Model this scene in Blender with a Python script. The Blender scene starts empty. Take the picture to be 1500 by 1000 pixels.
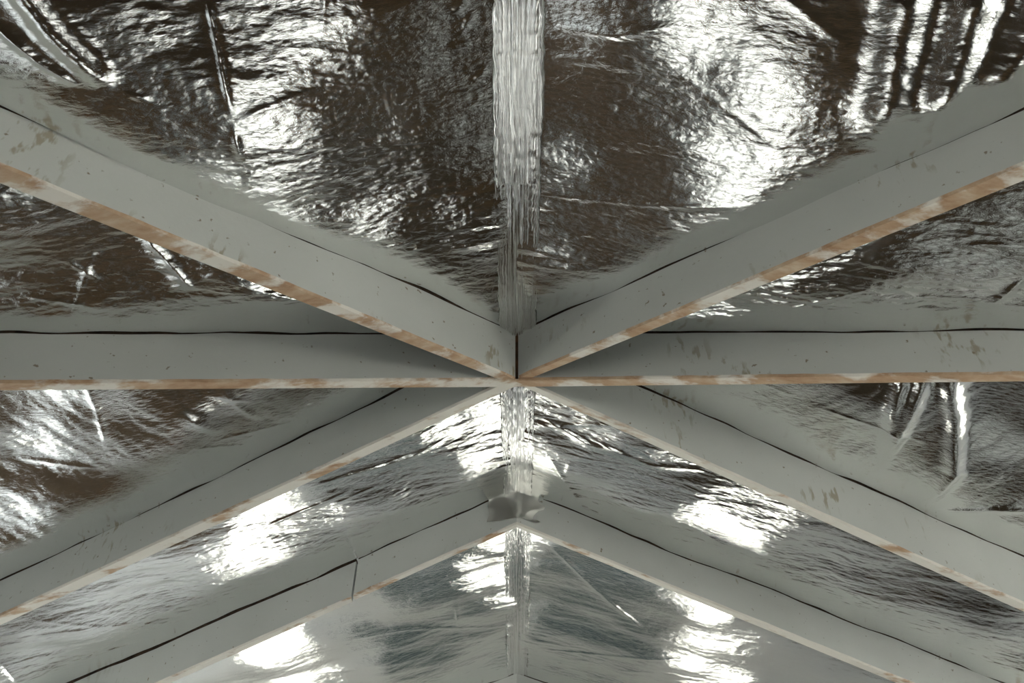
import bpy, math, random
import numpy as np
from mathutils import Vector

# ------------------------------------------------------------------ camera, light, exposure
scene = bpy.context.scene
col = scene.collection
F_PX, CX, CY = 1150.0, 757.0, 500.0
PITCH = math.atan(1050.0 / F_PX)
CAM_Z, RIDGE_Z, SLOPE = 1.4, 3.1, 0.25

cam = bpy.data.cameras.new('camera')
cam.sensor_fit = 'HORIZONTAL'
cam.sensor_width = 36.0
cam.lens = F_PX / 1500.0 * 36.0
cam.shift_x = -(CX - 750.0) / 1500.0
cam.clip_start = 0.02
cam_o = bpy.data.objects.new('camera', cam)
cam_o.location = (0, 0, CAM_Z)
cam_o.rotation_euler = (math.pi / 2 + PITCH, 0, 0)
col.objects.link(cam_o)
scene.camera = cam_o

world = bpy.data.worlds.new('overcast_sky')
world.use_nodes = True
wb = world.node_tree.nodes['Background']
wb.inputs['Color'].default_value = (0.90, 0.96, 1.0, 1)
wb.inputs['Strength'].default_value = 8.0
scene.world = world

SUN_EL, SUN_AZ = math.radians(31), math.radians(-6)      # shines in from the right-hand side
sun = bpy.data.lights.new('sun', 'SUN')
sun.energy = 270.0
sun.angle = math.radians(4.0)
sun.color = (1.0, 0.995, 0.945)
sun_o = bpy.data.objects.new('sun', sun)
SUN_DIR = Vector((-math.cos(SUN_EL) * math.cos(SUN_AZ), math.cos(SUN_EL) * math.sin(SUN_AZ), -math.sin(SUN_EL)))
sun_o.rotation_euler = SUN_DIR.to_track_quat('-Z', 'Y').to_euler()
sun_o.location = (6, 2, 6)
col.objects.link(sun_o)

vs = scene.view_settings
vs.view_transform = 'Standard'
vs.look = 'None'
vs.exposure = 0.3
vs.gamma = 1.0
vs.use_curve_mapping = False
scene.cycles.max_bounces = 10
scene.cycles.diffuse_bounces = 5
scene.cycles.glossy_bounces = 6
scene.cycles.blur_glossy = 1.0
scene.cycles.sample_clamp_indirect = 12.0

# ------------------------------------------------------------------ geometry helpers
CP, SP = math.cos(PITCH), math.sin(PITCH)
def ray(px, py):
    a, b = (px - CX) / F_PX, (CY - py) / F_PX
    return np.array([a, CP - b * SP, SP + b * CP])
def roof_pt(px, py, sg):
    """point of the sloping roof (side sg) seen at a photo pixel, as plan x, y"""
    d = ray(px, py)
    k = (RIDGE_Z - CAM_Z) / (d[2] + SLOPE * sg * d[0])
    return np.array([d[0] * k, d[1] * k])
def roof_z(x):
    return RIDGE_Z - SLOPE * abs(x)
def proj(p):
    y, z = p[1], p[2] - CAM_Z
    zc = y * CP + z * SP
    yc = -y * SP + z * CP
    return np.array([CX + F_PX * p[0] / zc, CY - F_PX * yc / zc])
def line_side(q, l):
    (x0, y0), (x1, y1) = l
    return (x1 - x0) * (q[1] - y0) - (y1 - y0) * (q[0] - x0)
def solve(p, v, l, lo, hi):
    """k such that p + k v lies on the photo line l"""
    f0 = line_side(proj(p + lo * v), l)
    for _ in range(50):
        m = 0.5 * (lo + hi)
        fm = line_side(proj(p + m * v), l)
        if (fm > 0) == (f0 > 0): lo = m
        else: hi = m
    return 0.5 * (lo + hi)

def mesh_obj(name, verts, faces, mat, parent=None, smooth=False, mats=None):
    me = bpy.data.meshes.new(name)
    me.from_pydata([tuple(map(float, v)) for v in verts], [], faces)
    me.materials.append(mat)
    if smooth:
        me.polygons.foreach_set('use_smooth', [True] * len(me.polygons))
    me.update()
    o = bpy.data.objects.new(name, me)
    col.objects.link(o)
    if parent is not None:
        o.parent = parent
        o.matrix_parent_inverse = parent.matrix_basis.inverted()
    return o
def grid_obj(name, P, mat, parent=None, smooth=True):
    """P: (n, m, 3) array -> grid mesh"""
    n, m = P.shape[:2]
    me = bpy.data.meshes.new(name)
    idx = np.arange(n * m).reshape(n, m)
    q = np.stack([idx[:-1, :-1], idx[:-1, 1:], idx[1:, 1:], idx[1:, :-1]], -1).reshape(-1, 4)
    me.vertices.add(n * m)
    me.vertices.foreach_set('co', P.reshape(-1).astype(np.float32))
    me.loops.add(q.size)
    me.loops.foreach_set('vertex_index', q.reshape(-1).astype(np.int32))
    me.polygons.add(len(q))
    me.polygons.foreach_set('loop_start', np.arange(0, q.size, 4, dtype=np.int32))
    me.polygons.foreach_set('use_smooth', np.full(len(q), smooth))
    me.update(calc_edges=True)
    me.validate()
    me.materials.append(mat)
    o = bpy.data.objects.new(name, me)
    col.objects.link(o)
    if parent is not None:
        o.parent = parent
        o.matrix_parent_inverse = parent.matrix_basis.inverted()
    return o
def tag(o, label=None, cat=None, group=None, kind=None):
    if label: o['label'] = label
    if cat: o['category'] = cat
    if group: o['group'] = group
    if kind: o['kind'] = kind
    return o
def empty(name, loc):
    o = bpy.data.objects.new(name, None)
    o.empty_display_size = 0.1
    o.location = loc
    col.objects.link(o)
    return o

# gradient noise on arrays
def _hash(ix, iy, seed):
    h = (ix.astype(np.int64) * 374761393 + iy.astype(np.int64) * 668265263 + seed * 974634777) & 0xFFFFFFFF
    h = ((h ^ (h >> 13)) * 1274126177) & 0xFFFFFFFF
    return ((h ^ (h >> 16)) & 0xFFFF) / 65535.0 * 2 * np.pi
def noise(x, y, seed=0):
    ix, iy = np.floor(x), np.floor(y)
    fx, fy = x - ix, y - iy
    u = fx * fx * fx * (fx * (fx * 6 - 15) + 10)
    v = fy * fy * fy * (fy * (fy * 6 - 15) + 10)
    def g(i, j):
        a = _hash(ix + i, iy + j, seed)
        return np.cos(a) * (fx - i) + np.sin(a) * (fy - j)
    a = g(0, 0) * (1 - u) + g(1, 0) * u
    b = g(0, 1) * (1 - u) + g(1, 1) * u
    return (a * (1 - v) + b * v) * 1.5
def wave(key, x):
    x = np.asarray(x, float)
    c0 = 0.5 + 'ABCDE'.index(key[0])
    return 0.011 * noise(x * 2.3 + 7 * c0, x * 0 + c0, 90) + 0.004 * noise(x * 9, x * 0 + c0, 91)
def sstep(a, b, x):
    t = np.clip((x - a) / (b - a), 0, 1)
    return t * t * (3 - 2 * t)

# ------------------------------------------------------------------ materials
def new_mat(name):
    m = bpy.data.materials.new(name)
    m.use_nodes = True
    nt = m.node_tree
    return m, nt, nt.nodes['Principled BSDF']
def N(nt, t, **kw):
    n = nt.nodes.new(t)
    for k, v in kw.items():
        if k in n.inputs: n.inputs[k].default_value = v
        else: setattr(n, k, v)
    return n
def ramp(nt, fac, stops):
    r = nt.nodes.new('ShaderNodeValToRGB')
    e = r.color_ramp.elements
    while len(e) < len(stops): e.new(0.5)
    for el, (p, c) in zip(e, stops):
        el.position = p
        el.color = (c, c, c, 1) if isinstance(c, (int, float)) else (*c, 1)
    nt.links.new(fac, r.inputs['Fac'])
    return r.outputs['Color']
def mapped(nt, scale, rot=(0, 0, 0)):
    tc = nt.nodes.new('ShaderNodeTexCoord')
    mp = nt.nodes.new('ShaderNodeMapping')
    mp.inputs['Scale'].default_value = scale
    mp.inputs['Rotation'].default_value = rot
    nt.links.new(tc.outputs['Object'], mp.inputs['Vector'])
    return mp.outputs['Vector']
def mix(nt, fac, a, b):
    m = nt.nodes.new('ShaderNodeMix'); m.data_type = 'RGBA'
    if isinstance(fac, (int, float)): m.inputs['Factor'].default_value = fac
    else: nt.links.new(fac, m.inputs['Factor'])
    for v, s in ((a, 'A'), (b, 'B')):
        i = [k for k in m.inputs if k.name == s and k.type == 'RGBA'][0]
        if isinstance(v, tuple): i.default_value = (*v, 1)
        else: nt.links.new(v, i)
    return [k for k in m.outputs if k.type == 'RGBA'][0]

def foil_material(name, rough=0.10, bump=0.13, scale=(48, 105, 60), base=(0.83, 0.84, 0.82), rot=0.0, sheeted=False):
    m, nt, b = new_mat(name)
    b.inputs['Base Color'].default_value = (*base, 1)
    b.inputs['Metallic'].default_value = 1.0
    v = mapped(nt, (1, 1, 1), (0, 0, rot))
    v2 = mapped(nt, scale, (0, 0, rot))
    n1 = N(nt, 'ShaderNodeTexNoise', Scale=1.0, Detail=5.0, Roughness=0.62, Distortion=0.6)
    nt.links.new(v2, n1.inputs['Vector'])
    n2 = N(nt, 'ShaderNodeTexNoise', Scale=2.2, Detail=3.0)
    nt.links.new(v, n2.inputs['Vector'])
    r = ramp(nt, n2.outputs['Fac'], [(0.3, rough * 0.75), (0.7, rough * 1.35)])
    nt.links.new(r, b.inputs['Roughness'])
    bp = N(nt, 'ShaderNodeBump', Strength=bump, Distance=0.01)
    nt.links.new(n1.outputs['Fac'], bp.inputs['Height'])
    if sheeted:
        at = N(nt, 'ShaderNodeAttribute', attribute_name='crinkle')
        mu = N(nt, 'ShaderNodeMath', operation='MULTIPLY')
        mu.inputs[1].default_value = bump
        nt.links.new(at.outputs['Fac'], mu.inputs[0])
        nt.links.new(mu.outputs[0], bp.inputs['Strength'])
    nt.links.new(bp.outputs['Normal'], b.inputs['Normal'])
    return m
M_FOIL = foil_material('crinkled_foil', sheeted=True)
M_STRIP = foil_material('pleated_foil', rough=0.11, bump=0.05, scale=(160, 9, 60), base=(0.88, 0.88, 0.87))
M_PATCH = foil_material('dull_foil', rough=0.36, bump=0.1, scale=(30, 30, 30), base=(0.72, 0.72, 0.69))

def paint_material():
    m, nt, b = new_mat('grey_paint')
    v = mapped(nt, (1, 1, 1))
    n1 = N(nt, 'ShaderNodeTexNoise', Scale=2.5, Detail=4.0)
    nt.links.new(v, n1.inputs['Vector'])
    base = ramp(nt, n1.outputs['Fac'], [(0.3, (0.395, 0.41, 0.395)), (0.7, (0.445, 0.462, 0.45))])
    n2 = N(nt, 'ShaderNodeTexNoise', Scale=55.0, Detail=2.0)
    nt.links.new(v, n2.inputs['Vector'])
    specks = ramp(nt, n2.outputs['Fac'], [(0.70, 0.0), (0.76, 1.0)])
    c = mix(nt, specks, base, (0.20, 0.17, 0.13))
    # drips and rubbed stains in patches
    vs_ = mapped(nt, (45, 45, 15))
    n3 = N(nt, 'ShaderNodeTexNoise', Scale=1.0, Detail=3.0)
    nt.links.new(vs_, n3.inputs['Vector'])
    n4 = N(nt, 'ShaderNodeTexNoise', Scale=3.1, Detail=1.0)
    nt.links.new(v, n4.inputs['Vector'])
    s1 = ramp(nt, n3.outputs['Fac'], [(0.56, 0.0), (0.64, 1.0)])
    s2 = ramp(nt, n4.outputs['Fac'], [(0.60, 0.0), (0.68, 0.75)])
    mu = N(nt, 'ShaderNodeMath', operation='MULTIPLY')
    nt.links.new(s1, mu.inputs[0]); nt.links.new(s2, mu.inputs[1])
    c = mix(nt, mu.outputs[0], c, (0.23, 0.20, 0.13))
    nt.links.new(c, b.inputs['Base Color'])
    b.inputs['Roughness'].default_value = 0.55
    b.inputs['Specular IOR Level'].default_value = 0.3
    bp = N(nt, 'ShaderNodeBump', Strength=0.12, Distance=0.004)
    nt.links.new(n2.outputs['Fac'], bp.inputs['Height'])
    nt.links.new(bp.outputs['Normal'], b.inputs['Normal'])
    return m
def edge_material(name, wood_amount):
    m, nt, b = new_mat(name)
    v = mapped(nt, (9, 30, 30))
    n1 = N(nt, 'ShaderNodeTexNoise', Scale=1.0, Detail=5.0, Roughness=0.65)
    nt.links.new(v, n1.inputs['Vector'])
    wood = ramp(nt, n1.outputs['Fac'], [(0.3, (0.27, 0.155, 0.085)), (0.5, (0.38, 0.26, 0.165)), (0.72, (0.48, 0.39, 0.29))])
    v2 = mapped(nt, (5, 12, 12))
    n2 = N(nt, 'ShaderNodeTexNoise', Scale=1.0, Detail=6.0, Roughness=0.6)
    nt.links.new(v2, n2.inputs['Vector'])
    e = wood_amount
    f = ramp(nt, n2.outputs['Fac'], [(e - 0.04, 0.0), (e + 0.05, 1.0)])
    c = mix(nt, f, wood, (0.60, 0.58, 0.53))
    nt.links.new(c, b.inputs['Base Color'])
    b.inputs['Roughness'].default_value = 0.7
    bp = N(nt, 'ShaderNodeBump', Strength=0.3, Distance=0.004)
    nt.links.new(n2.outputs['Fac'], bp.inputs['Height'])
    nt.links.new(bp.outputs['Normal'], b.inputs['Normal'])
    return m
M_PAINT = paint_material()
M_EDGE_BROWN = edge_material('worn_brown_edge', 0.53)
M_EDGE_PALE = edge_material('worn_pale_edge', 0.42)

def plain(name, c1, c2, scale=4.0, rough=0.8):
    m, nt, b = new_mat(name)
    v = mapped(nt, (1, 1, 1))
    n = N(nt, 'ShaderNodeTexNoise', Scale=scale, Detail=6.0)
    nt.links.new(v, n.inputs['Vector'])
    nt.links.new(ramp(nt, n.outputs['Fac'], [(0.3, c1), (0.7, c2)]), b.inputs['Base Color'])
    b.inputs['Roughness'].default_value = rough
    b.inputs['Specular IOR Level'].default_value = 0.05
    return m
M_FLOOR = plain('brown_earth_floor', (0.026, 0.017, 0.010), (0.046, 0.033, 0.021), 1.5)
M_WALL = plain('weathered_wall', (0.42, 0.42, 0.41), (0.52, 0.52, 0.51), 2.0)
M_RUST_GAP = plain('rusty_steel', (0.012, 0.008, 0.006), (0.06, 0.028, 0.014), 30.0)  # dark rust brown, also the colour of the shaded rafter gap
M_SHADOW_LINE = plain('dark_raw_wood', (0.018, 0.013, 0.010), (0.06, 0.04, 0.027), 25.0)  # dark colour standing in for shade along the foil contact
M_DECK = plain('roof_deck', (0.10, 0.09, 0.08), (0.16, 0.15, 0.13), 6.0)

# ------------------------------------------------------------------ the room under the roof
HX, Y0, Y1 = 3.3, -3.0, 6.0
def box_verts(b):
    x0, x1, y0, y1, z0, z1 = b
    return [(x0, y0, z0), (x1, y0, z0), (x1, y1, z0), (x0, y1, z0), (x0, y0, z1), (x1, y0, z1), (x1, y1, z1), (x0, y1, z1)]
BOX_F = [(0, 3, 2, 1), (4, 5, 6, 7), (0, 1, 5, 4), (1, 2, 6, 5), (2, 3, 7, 6), (3, 0, 4, 7)]
def boxes(name, bs, mat, parent=None):
    V, Fc = [], []
    for b in bs:
        k = len(V)
        V += box_verts(b)
        Fc += [tuple(i + k for i in f) for f in BOX_F]
    return mesh_obj(name, V, Fc, mat, parent)
fl = boxes('floor', [(-3.42, 3.42, -3.12, 6.12, -0.2, 0)], M_FLOOR)
M_BROWN_REFL = plain('brown_plywood', (0.055, 0.032, 0.015), (0.095, 0.057, 0.030), 5.0)  # brown sheets added out of view for brown reflections in the foil
for b in ((0.42, 1.3, 1.75, 2.6), (-1.5, -0.95, 1.9, 2.5), (1.6, 2.4, 4.6, 5.6), (-1.7, -1.1, 4.5, 5.4)):
    boxes('plywood_sheet', [(b[0], b[1], b[2], b[3], 0, 0.018)], M_BROWN_REFL, fl)
M_GROUND = plain('pale_gravel', (0.19, 0.185, 0.17), (0.27, 0.265, 0.245), 8.0)
tag(boxes('ground', [(-40, 40, -40, 40, -0.4, -0.03)], M_GROUND), 'pale gravel ground outside the walls', kind='structure')
tag(fl, 'bare brown earth floor under the roof', kind='structure')
M_BOUNCE = plain('whitewashed_boards', (0.62, 0.63, 0.62), (0.74, 0.75, 0.74), 3.0)  # pale boards added out of view to brighten rafters and foil
M_DIM_SLAB = plain('damp_concrete', (0.045, 0.046, 0.045), (0.062, 0.063, 0.061), 3.0)  # unseen slab added to keep the bounced sunlight dim and neutral
M_GLARE_SLAB = plain('dark_concrete', (0.105, 0.107, 0.105), (0.135, 0.138, 0.135), 3.0)  # unseen slab added under the sun patch for neutral glare
for b in ((1.6, 2.7, 2.7, 4.0), (-3.25, -2.6, 4.2, 4.9), (-3.2, -1.9, 0.5, 2.7)):
    boxes('board_platform', [(b[0], b[1], b[2], b[3], 0, 0.03)], M_BOUNCE, fl)
boxes('concrete_slab', [(-0.8, 0.3, 1.9, 3.5, 0, 0.02)], M_GLARE_SLAB, fl)
boxes('concrete_slab', [(1.7, 3.25, -0.4, 1.7, 0, 0.02)], M_DIM_SLAB, fl)
WT = 0.12
EAVE = roof_z(HX)
def wall_with_holes(name, axis, c0, c1, lo, hi, top, holes, label, gable=False):
    """wall slab; axis 'x': slab between x=c0..c1 running along y; holes (a0,a1,z0,z1)"""
    bs = []
    def add(a0, a1, z0, z1):
        if a1 - a0 > 1e-4 and z1 - z0 > 1e-4:
            bs.append((c0, c1, a0, a1, z0, z1) if axis == 'x' else (a0, a1, c0, c1, z0, z1))
    a = lo
    for (h0, h1, z0, z1) in sorted(holes):
        add(a, h0, 0, top)
        add(h0, h1, 0, z0)
        add(h0, h1, z1, top)
        a = h1
    add(a, hi, 0, top)
    V, Fc = [], []
    for b in bs:
        k = len(V); V += box_verts(b); Fc += [tuple(i + k for i in f) for f in BOX_F]
    if gable:
        k = len(V)
        zt = RIDGE_Z + 0.2
        V += [(-HX, c0, top), (HX, c0, top), (0, c0, zt), (-HX, c1, top), (HX, c1, top), (0, c1, zt)]
        Fc += [tuple(i + k for i in f) for f in ((0, 1, 2), (3, 5, 4), (0, 2, 5, 3), (1, 4, 5, 2), (0, 3, 4, 1))]
    o = mesh_obj(name, V, Fc, M_WALL)
    tag(o, label, kind='structure')
    return o
# opening added in the right wall so sun lights a patch of floor ahead
PATCH = (-0.58, 0.10, 2.05, 3.25)
def on_wall(x, y):
    k = (HX - x) / -SUN_DIR.x
    return y - SUN_DIR.y * k, -SUN_DIR.z * k
ya, za = on_wall(PATCH[0], PATCH[2]); yb, zb = on_wall(PATCH[1], PATCH[3])
WIN_R = (min(ya, yb), max(ya, yb), min(za, zb), max(za, zb))
wall_with_holes('wall_right', 'x', HX, HX + WT, Y0, Y1, EAVE, [WIN_R, (0.2, 1.4, 0.3, 0.8)], 'side wall right with open windows')  # low second opening added so sunlit floor bounces light upward
wall_with_holes('wall_left', 'x', -HX - WT, -HX, Y0, Y1, EAVE, [(2.1, 5.4, 0.1, 2.0)], 'side wall left with open windows')  # opening added and sized to light the left rafters
wall_with_holes('wall_far', 'y', Y1, Y1 + WT, -HX, HX, EAVE, [(-1.5, -1.02, 0.6, 1.6), (0.65, 1.12, 0.72, 1.6)], 'far gable wall with two open windows', True)  # openings placed to put bright glare into the lower foil
wall_with_holes('wall_back', 'y', Y0 - WT, Y0, -HX, HX, EAVE, [(1.8, 3.0, 0.7, 2.0)], 'back gable wall with a wide opening', True)  # opening added for sky light from behind
M_FRAME = plain('window_frame_paint', (0.30, 0.31, 0.30), (0.38, 0.39, 0.38), 6.0)
for q, (x0, x1, z0, z1) in enumerate(((-1.5, -1.02, 0.6, 1.6), (0.65, 1.12, 0.72, 1.6))):
    f = 0.035
    xm = (x0 + x1) / 2
    bars = [(x0, x0 + f), (x1 - f, x1), (xm - f / 2, xm + f / 2)]
    o = boxes('window_%d' % (q + 1), [(a, b, Y1 + 0.03, Y1 + 0.08, z0, z1) for a, b in bars], M_FRAME)  # bars added to break up the reflected brightness
    tag(o, 'open casement frame in the far wall, %s' % ('left' if q == 0 else 'right'), kind='structure')
    for zz in (z0, z0 + (z1 - z0) / 3, z0 + 2 * (z1 - z0) / 3, z1 - f):
        boxes('glazing_bar', [(x0, x1, Y1 + 0.035, Y1 + 0.075, zz, zz + f)], M_FRAME, o)
M_HATCH = plain('dark_teal_door', (0.035, 0.06, 0.065), (0.05, 0.08, 0.085), 5.0, 0.5)
dr = boxes('door_1', [(-0.5, 0.5, Y1 - 0.05, Y1, 1.15, 2.12)], M_HATCH)  # unseen panel added so the foil mirrors a dark teal area
tag(dr, 'dark teal hatch door high in the far gable wall', kind='structure')
boxes('door_handle', [(0.36, 0.40, Y1 - 0.11, Y1 - 0.05, 1.5, 1.64)], M_RUST_GAP, dr)
dk = 0.16
V = []
for y in (Y0 - WT, Y1 + WT):
    for x in (-HX - 0.4, 0, HX + 0.4):
        V += [(x, y, roof_z(x) + dk), (x, y, roof_z(x) + dk + 0.04)]
Fc = []
for i in range(2):
    a, b = 2 * i, 2 * i + 2
    c, d = a + 6, b + 6
    Fc += [(a, b, d, c), (a + 1, c + 1, d + 1, b + 1)]
tag(mesh_obj('ceiling', V, Fc, M_DECK), 'boarded roof deck above the foil', kind='structure')

# ------------------------------------------------------------------ rafters
HUB_Y = roof_pt(CX, 488, 1)[1]
DAP_Y = roof_pt(CX, 717, 1)[1]
EAP_Y = roof_pt(CX, 984, 1)[1]
def ext(l, px):
    (x0, y0), (x1, y1) = l
    return (px, y0 + (y1 - y0) * (px - x0) / (x1 - x0))
# photo lines: top edge (foil contact), lower front edge, back edge of the underside
LN = {
 'AL': (((0, 158), (750, 487)), ((0, 242), (752, 554)), ((0, 270), (727, 556))),
 'AR': (((1500, 160), (757, 488)), ((1500, 240), (755, 555)), ((1500, 266), (775, 557))),
 'BL': (((0, 487), (750, 488)), ((0, 560), (750, 556)), ((0, 571), (750, 567.5))),
 'BR': (((1500, 486), (757, 488)), ((1500, 547), (757, 556)), ((1500, 557), (757, 567.5))),
 'CL': (((0, 852), (755, 488)), ((0, 901), (755, 553)), ((0, 915), (717, 569))),
 'CR': (((1500, 817), (757, 488)), ((1500, 884), (757, 553)), ((1500, 896), (787, 569))),
 'DL': (((110, 997), (757, 717)), ((240, 995), (757, 767)), ((255, 999), (757, 772))),
 'DR': (((1460, 997), (757, 716)), ((1320, 994), (757, 767)), ((1330, 999), (757, 772))),
}
PLAN = {}          # rafter key -> plan start, plan end of its contact line
def plan_line(key, apex_y, px_out):
    sg = -1 if key[1] == 'L' else 1
    p0 = np.array([0.0, apex_y])
    q = ext(LN[key][0], px_out)
    p1 = roof_pt(q[0], q[1], sg)
    PLAN[key] = (p0, p1)
    return p0, p1
for k in ('AL', 'BL', 'CL'): plan_line(k, HUB_Y, -260)
for k in ('AR', 'BR', 'CR'): plan_line(k, HUB_Y, 1760)
plan_line('DL', DAP_Y, -160); plan_line('DR', DAP_Y, 1660)
for s in 'LR':
    d = PLAN['D' + s][1] - PLAN['D' + s][0]
    p0 = np.array([0.0, EAP_Y])
    PLAN['E' + s] = (p0, p0 + d * np.array([1, 0.8]))

EXT, KE = {}, {}        # the same lines carried on to the side walls
for k_, (p0, p1) in PLAN.items():
    KE[k_] = 3.24 / abs(p1[0])
    EXT[k_] = p0 + (p1 - p0) * KE[k_]
ZV, YV = np.array([0, 0, -1.0]), np.array([0, 1.0, 0])
def rafter_sections(key, s0, s1, n, gap=0.0):
    """stations along the rafter: list of (T, F, U) points"""
    sg = -1 if key[1] == 'L' else 1
    p0, p1 = PLAN[key]
    out = []
    def T(s):
        p = p0 + (p1 - p0) * s
        x = p[0]
        if abs(x) < gap: x = sg * gap
        return np.array([x, p[1], roof_z(x)])
    if key in LN:
        t0, t1 = T(0.0), T(0.8)
        d0, d1 = solve(t0, ZV, LN[key][1], 0, 0.6), solve(t1, ZV, LN[key][1], 0, 0.6)
        f0, f1 = t0 + d0 * ZV, t1 + d1 * ZV
        h0, h1 = solve(f0, YV, LN[key][2], 0, 0.4), solve(f1, YV, LN[key][2], 0, 0.4)
        h0 = min(max(h0, 0.032), 0.045); h1 = min(max(h1, 0.034), 0.06)
        print(key, 'depth %.3f %.3f thick %.3f %.3f' % (d0, d1, h0, h1), p0, p1)
    else:
        d0 = d1 = 0.16; h0 = h1 = 0.05
    for i in range(n + 1):
        s = s0 + (s1 - s0) * i / n
        t = T(s)
        sc = min(s, 1.15)
        d = d0 + (d1 - d0) * sc / 0.8
        h = h0 + (h1 - h0) * sc / 0.8
        out.append((t, d, h, float(wave(key, t[0]))))
    return out
def build_rafter(keys_ranges, label, edge_mat, seed, gap=0.0, drop=0.0, group='grey painted roof rafters'):
    secs = []
    for key, s0, s1, n in keys_ranges:
        ss = rafter_sections(key, s0, s1, n, gap)
        if secs: ss = ss[1:]
        secs += ss
    mid = secs[len(secs) // 2][0]
    root = empty('rafter', (mid[0], mid[1], mid[2] - 0.1))
    tag(root, label, 'rafter', group)
    bpy.context.view_layer.update()
    rnd = np.random.RandomState(seed)
    n = len(secs)
    UP, BV, LIP = 0.05, 0.004, 0.0015
    body, edge, top = [], [], []
    for i, (t, d, h, wv) in enumerate(secs):
        w1, w2 = rnd.uniform(-1, 1, 2) * 0.0012
        z0, zb = t[2] + UP - drop, t[2] - d - drop
        x, y = t[0], t[1]
        zp = t[2] - wv - drop
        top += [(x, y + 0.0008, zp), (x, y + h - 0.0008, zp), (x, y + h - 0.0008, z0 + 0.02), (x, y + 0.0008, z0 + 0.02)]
        body += [(x, y, zp), (x, y, zb + 0.008 + w1), (x, y + h, zb + 0.008 + w1), (x, y + h, zp)]
        edge += [(x, y - 0.0004, zb + 0.008 + w1), (x, y + BV * 0.3, zb + BV), (x, y + BV + w2, zb), (x, y + h - BV, zb), (x, y + h + 0.0004, zb + BV), (x, y + h + 0.0004, zb + 0.008 + w1)]
    def loft(V, m):
        f = []
        for i in range(n - 1):
            for j in range(m):
                a, b = i * m + j, i * m + (j + 1) % m
                f.append((a, b, b + m, a + m))
        f.append(tuple(reversed(range(m))))
        f.append(tuple(range((n - 1) * m, n * m)))
        return f
    mesh_obj('painted_board', body, loft(body, 4), M_PAINT, root)
    tpo = mesh_obj('unpainted_top', top, loft(top, 4), M_SHADOW_LINE, root)  # dark band stands in for the shadow line where foil meets rafter
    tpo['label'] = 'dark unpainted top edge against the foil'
    e = mesh_obj('worn_edge', edge, loft(edge, 6), edge_mat, root)
    e['label'] = 'worn bare bottom edge with flaking paint'
    return root
build_rafter([('AL', 0, KE['AL'], 90)], 'grey painted rafter rising to the upper left from the central joint', M_EDGE_BROWN, 1, gap=0.004)
build_rafter([('AR', 0, KE['AR'], 90)], 'darker grey painted rafter rising to the upper right from the central joint', M_EDGE_BROWN, 2, gap=0.004)
bl = [('BL', KE['BL'], 0, 80), ('BR', 0, KE['BR'], 80)]
build_rafter(bl, 'long grey beam running level across the picture behind the upper V', M_EDGE_BROWN, 3)
build_rafter([('CL', 0, KE['CL'], 90)], 'grey rafter falling to the lower left from below the level beam', M_EDGE_PALE, 4)
build_rafter([('CR', 0, KE['CR'], 90)], 'grey rafter falling to the lower right from below the level beam', M_EDGE_PALE, 5)
def s_at(key, px):
    lo, hi = 0.0, 1.0
    sg = -1 if key[1] == 'L' else 1
    p0, p1 = PLAN[key]
    for _ in range(40):
        m = (lo + hi) / 2
        p = p0 + (p1 - p0) * m
        q = proj(np.array([p[0], p[1], roof_z(p[0])]))[0]
        if (q - px) * sg < 0: lo = m
        else: hi = m
    return lo
sj = s_at('DL', 524)
build_rafter([('DL', 0, sj - 0.0015, 20)], 'short grey rafter length between the second ridge joint and a butt seam', M_EDGE_PALE, 6)
build_rafter([('DL', sj + 0.0015, KE['DL'], 35)], 'grey rafter length at bottom left, beyond the butt seam', M_EDGE_PALE, 7, drop=0.004)
build_rafter([('DR', 0, KE['DR'], 55)], 'grey rafter at bottom right falling from the second ridge joint', M_EDGE_PALE, 8)
build_rafter([('EL', 0, KE['EL'], 25)], 'furthest grey rafter left of the ridge, barely showing at the bottom edge', M_EDGE_PALE, 9)
build_rafter([('ER', 0, KE['ER'], 25)], 'furthest grey rafter right of the ridge, barely showing at the bottom edge', M_EDGE_PALE, 10)
tp = np.array([0, HUB_Y, RIDGE_Z])
dA = solve(tp, ZV, LN['AL'][1], 0, 0.6)
o = boxes('joint_plate', [(-0.0045, 0.0045, HUB_Y - 0.0015, HUB_Y + 0.03, RIDGE_Z - dA + 0.004, RIDGE_Z + 0.02)], M_RUST_GAP)  # dark strip stands in for shade in the open rafter joint
tag(o, 'thin rusty plate in the dark gap between the two upper rafters', 'plate')

# ------------------------------------------------------------------ foil sheets
def seg_dist(X, Y, a, b):
    d = b - a
    L = np.hypot(*d)
    u = ((X - a[0]) * d[0] + (Y - a[1]) * d[1]) / (L * L)
    uc = np.clip(u, 0, 1)
    px, py = X - a[0] - uc * d[0], Y - a[1] - uc * d[1]
    side = (d[0] * (Y - a[1]) - d[1] * (X - a[0])) / L
    return np.hypot(px, py), u, side
def crease(X, Y, sg, pts, w, h, soft=False):
    """sharp fold along photo points; w, h in metres; h > 0 hangs down"""
    P = [roof_pt(x, y, sg) for x, y in pts]
    Z = np.zeros_like(X)
    for i in range(len(P) - 1):
        d, u, s = seg_dist(X, Y, P[i], P[i + 1])
        prof = np.exp(-(d / w) ** 2) if soft else np.exp(-np.sqrt(d * d + 4e-6) / w)
        taper = 1.0
        if i == 0: taper = taper * sstep(-0.02, 0.45, u)
        if i == len(P) - 2: taper = taper * (1 - sstep(0.45, 1.02, u))
        Z = np.maximum(Z, prof * taper)
    return Z * min(h, 0.62 * w)
def bump_at(X, Y, sg, px, py, r, h, ax=1.0, rot=0.0):
    p = roof_pt(px, py, sg)
    c, s = math.cos(rot), math.sin(rot)
    dx, dy = X - p[0], Y - p[1]
    a, b = (dx * c + dy * s) / ax, -dx * s + dy * c
    return h * np.exp(-(a * a + b * b) / (2 * r * r))

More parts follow.
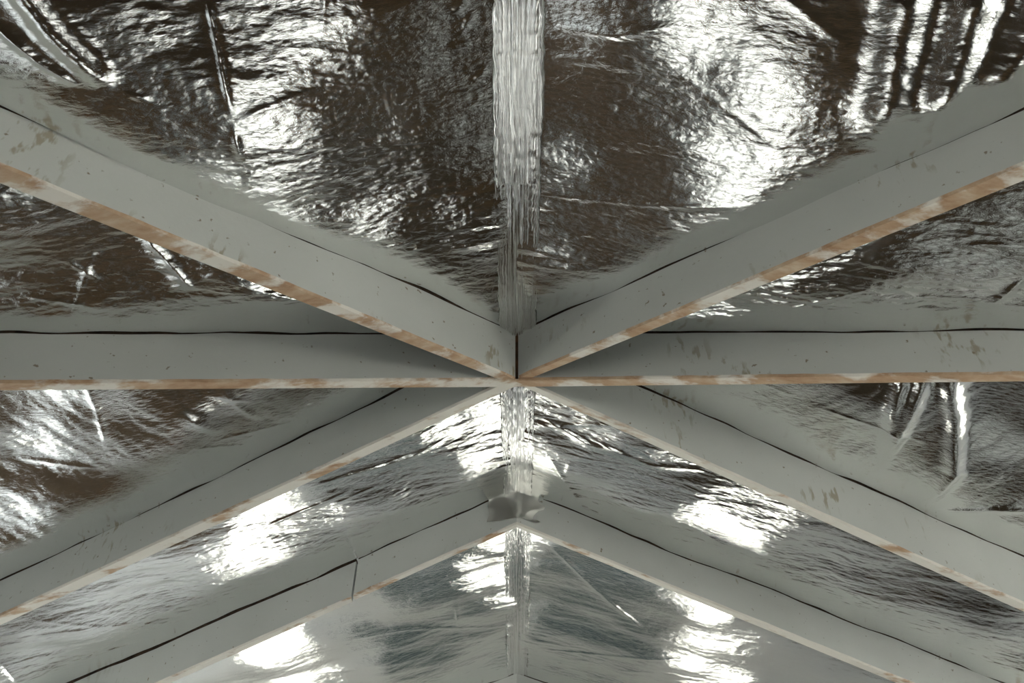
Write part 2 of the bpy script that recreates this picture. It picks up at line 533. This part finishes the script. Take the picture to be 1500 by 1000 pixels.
def sheet(quad, sg, n, m, seed, label, key=None, creases=(), bumps=(), big=0.02, mid=0.0018, fine=0.0005, wdir=0.0, vis=0.8, mat=M_FOIL):
    """quad: four plan corners a(s=0,w=0) b(s=1,w=0) c(s=1,w=1) d(s=0,w=1)"""
    a, b, c, d = [np.array(q, float) for q in quad]
    wl = np.linspace(0, 1, m)
    wl = 0.35 * wl + 0.65 * np.sin(wl * np.pi / 2)          # finer towards the rafter
    sl = np.linspace(0, 1, n)
    sl = np.where(sl < 0.86, sl / 0.86 * vis, vis + (sl - 0.86) / 0.14 * (1 - vis))      # finer near the ridge
    S, W = np.meshgrid(sl, wl, indexing='ij')
    pos = (a[None, None] * ((1 - S) * (1 - W))[..., None] + b[None, None] * (S * (1 - W))[..., None]
           + c[None, None] * (S * W)[..., None] + d[None, None] * ((1 - S) * W)[..., None])
    X, Y = pos[..., 0], pos[..., 1]
    along = S * np.hypot(*(c - d))
    gap = np.maximum(0.0015 + 0.004 * noise(along * 4, along * 0 + 0.5, seed + 20) + 0.003 * noise(along * 13, along * 0 + 0.5, seed + 21), 0.0005)
    Y = Y - gap * np.exp(-(1 - W) * 25)          # an open slit where the sheet stops short of the rafter
    # distance to the two long edges
    d0, _, _ = seg_dist(X, Y, a, b)
    d1, _, _ = seg_dist(X, Y, d, c)
    de = np.minimum(d0, d1)
    fade = sstep(0.0, 0.22, de)
    fade2 = sstep(0.015, 0.13, de)
    cw, sw = math.cos(wdir), math.sin(wdir)
    U, Vv = X * cw + Y * sw, -X * sw + Y * cw
    Z = big * fade * (noise(X * 1.7, Y * 1.7, seed) + 0.5 * noise(X * 3.6, Y * 3.6, seed + 1))
    wob = 0.25 * noise(X * 5, Y * 5, seed + 7)
    Z += mid * (0.15 + 0.85 * fade2) * (noise(U * 4.0 + wob, Vv * 11 + wob, seed + 2) + 0.5 * noise(U * 11 + wob, Vv * 34, seed + 3))
    r = 1 - np.abs(noise(U * 18 + 2 * wob, Vv * 52 + 2 * wob, seed + 4)) * 2
    r2 = 1 - np.abs(noise(U * 44, Vv * 80, seed + 5)) * 2
    Z += fine * (0.1 + 0.9 * fade2) * (r + 0.45 * r2)
    if key: Z += wave(key, X) * np.exp(-d1 / 0.06)       # wavy contact along the rafter
    Z -= np.maximum(0.004 + 0.006 * noise(X * 6, Y * 6, seed + 12), 0.0003) * np.exp(-d1 / 0.008)      # tucked up behind the rafter
    Z += 0.0022 * np.exp(-np.maximum(np.abs(X) - 0.05, 0) / 0.05) * noise(X * 5 + Y * 9 * (-sg), Y * 34, seed + 13)
    for cr in creases: Z += crease(X, Y, sg, *cr)
    rr = np.random.RandomState(seed + 40)
    for _ in range(16):                                               # long straight scratches and fold lines
        i, j = rr.randint(0, n), rr.randint(0, m)
        th, L = rr.uniform(-0.7, 0.7) + (np.pi / 2 if rr.rand() < 0.3 else 0), rr.uniform(0.10, 0.45)
        p0 = np.array([X[i, j], Y[i, j]]); p1 = p0 + L * np.array([math.cos(th), math.sin(th)])
        dd, uu, _s = seg_dist(X, Y, p0, p1)
        ww = rr.uniform(0.004, 0.007)
        Z += fade2 * rr.uniform(0.25, 0.5) * ww * np.exp(-np.sqrt(dd * dd + 3e-6) / ww) * sstep(0.0, 0.3, uu) * (1 - sstep(0.7, 1.0, uu))
    for bu in bumps: Z += bump_at(X, Y, sg, *bu)
    P = np.stack([X, Y, RIDGE_Z - SLOPE * np.abs(X) - Z], -1)
    if sg > 0: P = P[:, ::-1]
    K = fade2 * (1 - 0.75 * np.clip(sum((np.abs(crease(X, Y, sg, c_[0], c_[1] * 1.6, 1.0, True)) for c_ in creases if len(c_) > 3), np.zeros_like(X)), 0, 1))
    if sg > 0: K = K[:, ::-1]
    o = grid_obj('foil_sheet', P, mat)
    at = o.data.attributes.new('crinkle', 'FLOAT', 'POINT')
    at.data.foreach_set('value', np.ascontiguousarray(0.25 + 0.75 * K).reshape(-1).astype(np.float32))
    tag(o, label, 'foil sheet', 'silver foil insulation sheets')
    return o
hub = np.array([0, HUB_Y]); dap = np.array([0, DAP_Y]); eap = np.array([0, EAP_Y])
near = np.array([0, -1.7])
sheet([near, (-3.24, -1.7), EXT['AL'], hub], -1, 430, 430, 11, vis=0.42, key='AL', label=
      'crinkled foil sheet at upper left, dark brown beside the ridge strip', bumps=[(300, 180, 0.22, 0.017)],
      creases=[([(300, -20), (322, 70), (345, 170)], 0.010, 0.012), ([(345, 170), (358, 240)], 0.010, 0.010),
               ([(345, 168), (420, 140), (480, 120)], 0.005, 0.004), ([(10, -50), (80, 40), (172, 130)], 0.026, 0.04, True),
               ([(-20, 20), (60, 85), (128, 125)], 0.012, 0.018), ([(172, 128), (240, 145)], 0.006, 0.006),
               ([(700, 12), (668, 55)], 0.006, 0.006), ([(722, 92), (686, 128)], 0.006, 0.006), ([(690, -10), (660, 22)], 0.006, 0.006),
               ([(706, 62), (645, 72)], 0.006, 0.004)])
sheet([near, (3.24, -1.7), EXT['AR'], hub], 1, 430, 430, 31, vis=0.42, key='AR', label=
      'foil sheet at upper right with the brightest white glare', bumps=[(1090, 180, 0.24, 0.013)],
      creases=[([(1345, -60), (1312, 90), (1285, 215)], 0.045, 0.018, True), ([(1450, -60), (1405, 80), (1358, 195)], 0.045, 0.024, True),
               ([(1560, -40), (1490, 75), (1440, 145)], 0.04, 0.02, True), ([(800, 288), (950, 300), (1112, 298)], 0.006, 0.005),
               ([(800, 38), (900, 48), (1010, 30)], 0.008, 0.008)])
for k, sd in (('L', 51), ('R', 71)):
    sg = -1 if k == 'L' else 1
    left = k == 'L'
    A, B, C, D, E_ = [EXT[q + k] for q in 'ABCDE']
    sheet([hub, A, B, hub], sg, 380, 200, sd, vis=0.5, key='B' + k, big=0.04 if left else 0.03, mid=0.0028 if left else 0.0022, fine=0.0008, label=
          'narrow foil wedge at far left above the level beam' if left else 'pale foil wedge at far right above the level beam',
          creases=[([(195, 345), (260, 400), (285, 425)], 0.015, 0.02), ([(80, 385), (150, 420)], 0.008, 0.008), ([(395, 455), (420, 480)], 0.008, 0.008)] if left else
                  [([(1390, 356), (1520, 356)], 0.006, 0.005), ([(1455, 450), (1510, 400)], 0.012, 0.014)])
    sheet([hub, B, C, hub], sg, 370, 210, sd + 10, vis=0.7, key='C' + k, big=0.032, wdir=1.2 if left else -1.2, label=
          'dark streaked foil wedge at left just below the level beam' if left else 'foil wedge at right below the level beam with upright loose folds',
          creases=[([(126, 560), (145, 610), (158, 665)], 0.008, 0.010), ([(322, 565), (355, 600), (385, 618)], 0.010, 0.014),
                   ([(0, 683), (160, 692)], 0.008, 0.006), ([(260, 600), (330, 640)], 0.02, 0.012)] if left else
                  [([(1325, 535), (1304, 600), (1300, 665)], 0.020, 0.02, True), ([(1360, 530), (1325, 610), (1290, 695)], 0.022, 0.024, True),
                   ([(1385, 520), (1400, 620), (1395, 690), (1345, 745)], 0.026, 0.03, True), ([(1340, 746), (1440, 746), (1580, 742)], 0.012, 0.012)])
    sheet([hub, C, D, dap], sg, 360, 260, sd + 20, mid=0.0020, fine=0.0007, key='D' + k, label=
          'smooth pale foil sheet at lower left between two falling rafters' if left else 'crinkled foil sheet at lower right between two falling rafters',
          creases=[([(20, 905), (150, 916), (260, 913)], 0.005, 0.005), ([(10, 936), (80, 925), (160, 915)], 0.005, 0.005),
                   ([(118, 882), (140, 882), (185, 915)], 0.004, 0.004), ([(150, 918), (175, 945)], 0.004, 0.005),
                   ([(380, 775), (450, 745), (520, 715)], 0.010, 0.010), ([(440, 715), (540, 690), (650, 655)], 0.010, 0.010),
                   ([(520, 700), (610, 665), (655, 640)], 0.008, 0.008), ([(0, 965), (40, 1005)], 0.01, 0.012)] if left else
                  [([(1312, 812), (1288, 846)], 0.005, 0.007), ([(860, 640), (950, 680), (1040, 690)], 0.010, 0.008),
                   ([(790, 610), (860, 650), (920, 665)], 0.012, 0.010), ([(1000, 808), (1100, 832)], 0.008, 0.008),
                   ([(800, 660), (850, 740), (900, 760)], 0.012, 0.012), ([(1140, 868), (1260, 885)], 0.006, 0.005)])
    sheet([dap, D, E_, eap], sg, 340, 260, sd + 30, mid=0.0018, fine=0.0006, key='E' + k, label=
          'furthest foil sheet left of the ridge at the bottom edge' if left else 'furthest foil sheet right of the ridge with a white glare',
          creases=[([(668, 870), (672, 915), (690, 945)], 0.010, 0.010), ([(500, 940), (600, 925), (735, 918)], 0.008, 0.005)] if left else
                  [([(800, 790), (870, 860), (950, 930)], 0.012, 0.008), ([(790, 950), (900, 962), (1050, 965)], 0.008, 0.005)])

# ------------------------------------------------------------------ pleated strips along the ridge
def strip(y0, y1, width, zoff, seed, label, n=None, xo=0.003):
    n = n or int((y1 - y0) / 0.006) + 2
    m = 170
    W, Yg = np.meshgrid(np.linspace(-0.5, 0.5, m), np.linspace(y0, y1, n), indexing='xy')
    rag = 0.004 * noise(Yg * 22, Yg * 0 + 3.3, seed) + 0.0025 * noise(Yg * 70, Yg * 0 + 8.3, seed)
    X = xo + W * (width + rag * 2) + 0.002 * noise(Yg * 3, W * 2, seed + 3)
    amp = 0.0085 * (0.5 + 0.5 * np.abs(noise(W * 6, Yg * 1.5, seed + 4)) * 2)
    Z = amp * (noise(W * 22, Yg * 1.1, seed + 1) + 0.4 * noise(W * 46, Yg * 1.8, seed + 2)) + 0.0006 * noise(W * 12, Yg * 24, seed + 5)
    Zb = RIDGE_Z - SLOPE * np.maximum(np.abs(X), 0.030) - 0.006 - zoff
    Z = Zb + Z
    o = grid_obj('ridge_strip', np.stack([X, Yg, Z], -1), M_STRIP)
    tag(o, label, 'foil strip', 'pleated foil strips along the ridge')
    return o
ytear = roof_pt(CX, 262, 1)[1]
strip(-1.7, HUB_Y + 0.02, 0.112, 0.0, 201, 'pleated silver ridge strip running up the top half of the picture')
strip(-1.7, ytear, 0.090, 0.011, 211, 'torn second layer of pleated foil over the upper ridge strip', xo=0.0)
strip(HUB_Y + 0.05, DAP_Y + 0.02, 0.112, 0.0, 221, 'short pleated ridge strip just below the level beam')
strip(DAP_Y + 0.05, EAP_Y + 0.02, 0.112, 0.0, 231, 'furthest pleated ridge strip at the bottom edge')

# crumpled foil pressed over the second ridge joint
def crumple(cx, y, z, w, h, seed, label, amp=0.0035, n=60, m=70):
    U, V = np.meshgrid(np.linspace(-1, 1, m), np.linspace(0, 1, n), indexing='xy')
    edge = 1 + 0.10 * noise(V * 2, U * 0 + 1.7, seed) * np.sign(U)
    X = cx + U * w * edge
    Zt = z - SLOPE * np.abs(X) + 0.012 - V * h * (1 + 0.08 * noise(U * 2, U * 0, seed + 1) - 0.22 * np.abs(U) ** 2)
    ang = np.arctan2(U + 0.15, 1.15 - V) * 1.3 + 0.3 * noise(U * 1.5, V * 1.5, seed + 2)
    rid = np.abs((ang % 1.0) * 2 - 1)
    Yp = y - 0.004 - amp * rid * (1.1 - V * 0.5) - 0.002 * noise(U * 3, V * 3, seed + 3)
    mslope = np.abs(X) * ((PLAN['DL'][1][1] - DAP_Y) / abs(PLAN['DL'][1][0]))
    o = grid_obj('foil_patch', np.stack([X, Yp + mslope, Zt], -1), M_PATCH)
    tag(o, label, 'foil patch')
crumple(0.015, DAP_Y, RIDGE_Z, 0.13, 0.135, 301, 'crumpled dull foil patch pressed over the second ridge joint')
